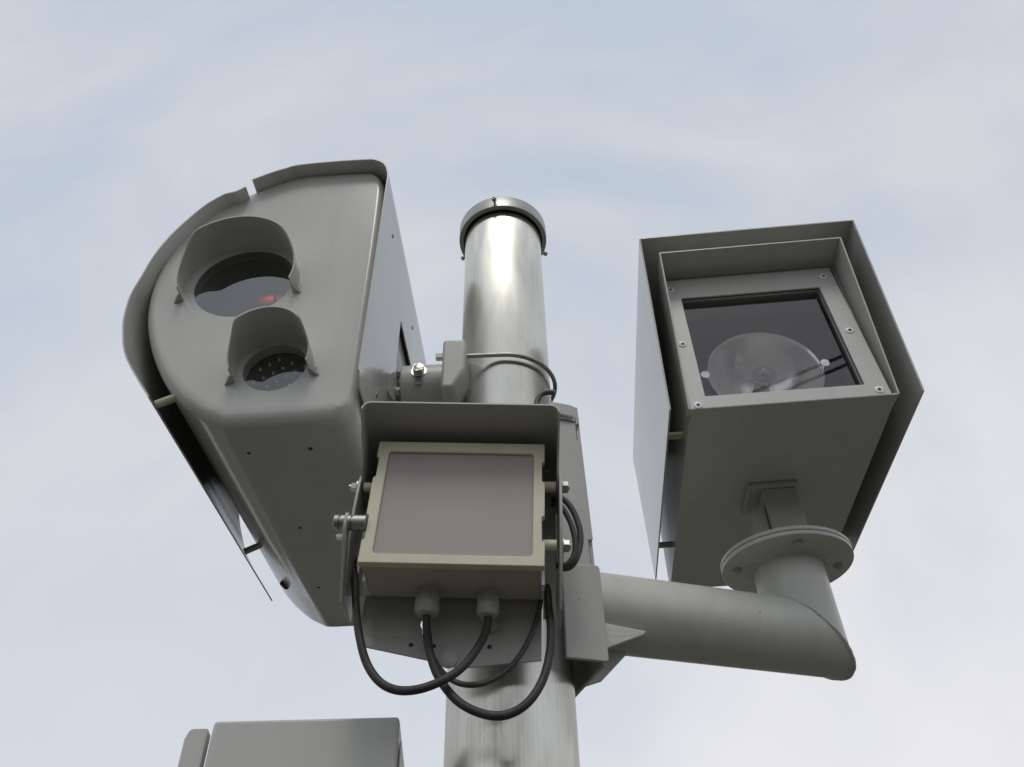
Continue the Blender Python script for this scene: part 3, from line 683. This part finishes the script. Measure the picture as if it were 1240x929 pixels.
# side arms, back plate
for x, s in ((vx0 - .0028, -1), (vx1 + .0028, 1)):
    bm = bmesh.new()
    prism(bm, [(x, y, z) for y, z in ([(.024, .062), (.020, .05), (.018, .0), (.022, -.04), (.05, -.118), (.06, -.128), (.115, -.128), (.115, .07), (.03, .07)] if s < 0 else [(.012, .062), (.008, .05), (.004, .0), (.012, -.04), (.05, -.118), (.06, -.128), (.115, -.128), (.115, .07), (.03, .07)])], (s * .0042, 0, 0))
    arm_s = obj('side_arm', bm, M['bracket'], IL, bevel=.0008)
    if s > 0:
        for y, z in ((.03, .0535), (.03, -.047)):
            hexbolt(arm_s, (x + .0043, y, z), (1, 0, 0), .0088, .008, 'cap', stub=.004)
            bm = bmesh.new(); cyl(bm, (b_ - .004, y, z), (x - .004, y, z), .0085, n=16); obj('spacer', bm, M['beige'], arm_s, smooth=True)
    else:
        hexbolt(arm_s, (x - .0043, .03, .0464), (-1, 0, 0), .0075, .008, 'zinc', stub=.006)
        bm = bmesh.new(); cyl(bm, (a + .004, .03, .0464), (x + .004, .03, .0464), .0075, n=16); obj('spacer', bm, M['beige'], arm_s, smooth=True)
# ribbed clamping bolt at the lower left and its strap
bm = bmesh.new()
prof = [(0, 0), (0, .009), (.001, .011), (.007, .011)]
h = .007
for k in range(3): prof += [(h, .011), (h + .0008, .009), (h + .0022, .009), (h + .003, .0112), (h + .0085, .0112)]; h += .0085
prof += [(h + .012, .0112), (h + .012, 0)]
lathe(bm, (-.176, .0, -.036), (1, 0, 0), prof, n=12); obj('clamp_screw', bm, M['zinc_d'], IL, smooth=True)
bm = bmesh.new()
prism(bm, [(-.1605, y, z) for y, z in [(-.012, -.036), (-.010, -.026), (-.003, -.021), (.006, -.023), (.012, -.032), (.014, -.05), (.06, -.122), (.05, -.131), (.0, -.062), (-.01, -.05)]], (.0045, 0, 0)); obj('link_plate', bm, M['bracket'], IL, bevel=.0008)
hexbolt(IL, (-.1606, .004, -.056), (-1, 0, 0), .0052, .006, 'zinc', washer=False, stub=.004)
# glands
for k, (x, r) in enumerate(((-.0445, .0182), (.0400, .0164))):
    bm = bmesh.new(); y = .077; zb_ = c_ + .001
    cyl(bm, (x, y, zb_), (x, y, zb_ - .008), r * .85, n=24); cyl(bm, (x, y, zb_ - .0082), (x, y, zb_ - .019), r * 1.03, n=6); lathe(bm, (x, y, zb_ - .0192), (0, 0, -1), [(0, r * .98), (.010, r * .96), (.016, r * .78), (.018, r * .5), (.018, 0)], n=24)
    obj('cable_gland', bm, M['gland'], IL, smooth=True)
# folded tray plate at the back, hugging the front of the pole
bm = bmesh.new()
ty = .1165
out = [(-.142, .05), (-.142, -.12), (-.1415, -.147), (.1150, -.147), (.1150, .05)]
hole = [(x + .009, z + .006) for x, z in [(-.060, -.124), (-.052, -.135), (-.051, -.146), (-.057, -.150), (-.0615, -.1465), (-.0625, -.139), (-.066, -.133), (-.065, -.126)]]
prism(bm, P2(out, ty), (0, .004, 0), [P2(hole[::-1], ty)])
tp = obj('back_plate', bm, M['bracket'], IL, bevel=.0008)
bm = bmesh.new()
lip = [(-.1415, -.147), (-.1405, -.151), (-.136, -.162), (-.03, -.184), (-.010, -.190), (.004, -.1925), (.03, -.190), (.075, -.183), (.1150, -.178), (.1150, -.147)]
prism(bm, [(x, ty - .0008 + (z + .147) * .22, z) for x, z in lip], (0, .0035, 0)); obj('lower_lip', bm, M['bracket'], tp, bevel=.0008)
for x, z in ((-.066, -.159), (.043, -.159), (-.034, -.160)):
    bm = bmesh.new(); lathe(bm, (x, ty - .003, z), (0, -1, 0), [(0, .0035), (.0015, .003), (.002, 0)], n=14); obj('screw', bm, M['dark'], tp, smooth=True)
bm = bmesh.new(); lathe(bm, (-.012, ty - .008, -.180), (0, -1, 0), [(0, .013), (.003, .013), (.004, .011), (.004, 0)], n=24); obj('plug', bm, M['bracket'], tp, smooth=True)
hexbolt(tp, (.047, ty, -.130), (0, -1, 0), .008, .006, 'gland')
bm = bmesh.new(); cyl(bm, (.045, ty + .004, -.06), (.045, ty + .03, -.06), .02, n=24); obj('standoff', bm, M['bracket'], tp, smooth=True)

# ------------------------------------------------------------------ cables
def at(px, py, Y):
    dcam = Vector(((px - 620) / 960, (464.5 - py) / 960, -1)); wd = ROT @ dcam if False else Matrix((_x, _y, _v)) @ dcam
    return CAM + wd * ((Y - CAM.y) / wd.y)
def cable(label, pts, r, m='black', name='cable'):
    bm = bmesh.new(); sweep(bm, spline([at(*p) for p in pts], 8), r, n=14); o = obj(name, bm, M[m], None, smooth=True); tag(o, label, 'cable'); return o
gz = lambda x: IL.matrix_world @ Vector((x, .077, -.128))
cable('thick black cable hanging from the left gland in the lowest, widest loop',
      [(516.5, 742, -.166), (516.5, 762, -.168), (519, 785, -.172), (530, 818, -.180), (553, 848, -.188), (583, 864, -.193), (612, 866, -.195), (638, 852, -.193), (656, 826, -.187), (665, 795, -.178), (667, 762, -.166), (664, 730, -.150), (663, 705, -.138), (664, 680, -.132)], .0056)
cable('black cable from the right gland looping left past the lower corner of the floodlight',
      [(592, 742, -.166), (589, 762, -.168), (580, 782, -.176), (562, 806, -.190), (540, 822, -.200), (510, 834, -.206), (482, 836, -.206), (460, 826, -.202), (444, 803, -.196), (435, 770, -.188), (431, 735, -.180), (430, 705, -.172), (427, 680, -.168), (425, 655, -.168)], .0055)
cable('thinner dark cable crossing the pole in the shallow upper loop',
      [(519, 765, -.150), (524, 795, -.152), (540, 818, -.158), (562, 829, -.162), (590, 826, -.162), (618, 808, -.158), (638, 780, -.152), (650, 750, -.146), (655, 725, -.138), (656, 700, -.132)], .0038, 'cable_grey')
cable('outer of two grey cables bulging beside the right edge of the visor',
      [(668, 606, -.150), (679, 603, -.150), (691, 614, -.150), (700, 634, -.150), (703, 655, -.150), (698, 676, -.150), (689, 687, -.148), (676, 688, -.146)], .0048, 'cable_grey')
cable('inner of two grey cables bulging beside the right edge of the visor',
      [(668, 610, -.160), (679, 613, -.160), (690, 631, -.160), (696, 653, -.160), (695, 672, -.158), (686, 684, -.156), (674, 685, -.152)], .0042, 'cable_grey')
cable('short dark cable arching over behind the top right corner of the visor',
      [(650, 500, -.125), (650, 488, -.125), (655, 478, -.125), (664, 475, -.125), (672, 476, -.125)], .0052, 'cable_grey')

# ------------------------------------------------------------------ lower cabinet
lc = thing('equipment_cabinet', 'plain grey equipment box whose top just shows below the rounded housing', 'cabinet', (-.273, -.1, 1.55), R_(0))
H = 2.035 - 1.55
bm = bmesh.new(); prism(bm, [(-.125, 0, 0), (-.125, 0, H), (-.125, .30, H - .14), (-.125, .30, 0)], (.25, 0, 0)); obj('body', bm, M['paint'], lc, bevel=.005, seg=3)
bm = bmesh.new()
fold = [(-.137, .0), (-.158, .003), (-.163, .010), (-.163, .30)]
rows = []
pf = [(-.129, .012), (-.130, .0), (-.134, -.002), (-.141, -.002), (-.148, -.002), (-.152, -.0015), (-.155, .0), (-.160, .004), (-.163, .012), (-.163, .15), (-.163, .30)]
sheet(bm, [[(x, y, 0), (x, y, H * .5), (x, y, H - .012 - max(0, y) * .45 - max(0, -x - .148) ** 2 * 60)] for x, y in pf], .0025)
s1 = obj('side_shield', bm, M['paint'], lc, smooth=True)
bm = bmesh.new(); box(bm, -.134, -.1262, .03, .25, .02, H - .14); obj('gap_shade_strip', bm, M['interior_and_shade'], lc)  # dark strip added so the gap inside the shield stays in shade
bm = bmesh.new(); box(bm, -.160, -.126, .05, .065, H - .09, H - .075); obj('spacer', bm, M['beige_dark'], s1)
bm = bmesh.new(); prism(bm, [(.1262, .012, 0), (.1262, .012, H - .03), (.1262, .29, H - .16), (.1262, .29, 0)], (.0016, 0, 0)); obj('side_shield', bm, M['paint'], lc)
bm = bmesh.new(); box(bm, .131, .20, .06, .13, .16, .24); obj('pole_bracket', bm, M['bracket'], lc, bevel=.004)

# ------------------------------------------------------------------ overhead wires behind the viewer, mirrored in the flash window
for k, (p0, p1, r) in enumerate((((2.1421, -4.3962, 7.0), (2.4517, -4.2711, 7.0), .016), ((2.1536, -4.5367, 7.0), (2.4943, -4.3879, 7.0), .016))):
    a = Vector(p0); d = (Vector(p1) - a).normalized()
    pts = [a + d * t + Vector((0, 0, .00035 * t * t)) for t in range(-24, 25, 2)]
    bm = bmesh.new(); sweep(bm, pts, r, n=8)
    o = obj('overhead_wire', bm, M['black'], None, smooth=True)
    tag(o, ('upper dark overhead wire mirrored in the flash window', 'lower dark overhead wire mirrored in the flash window')[k], 'wire')
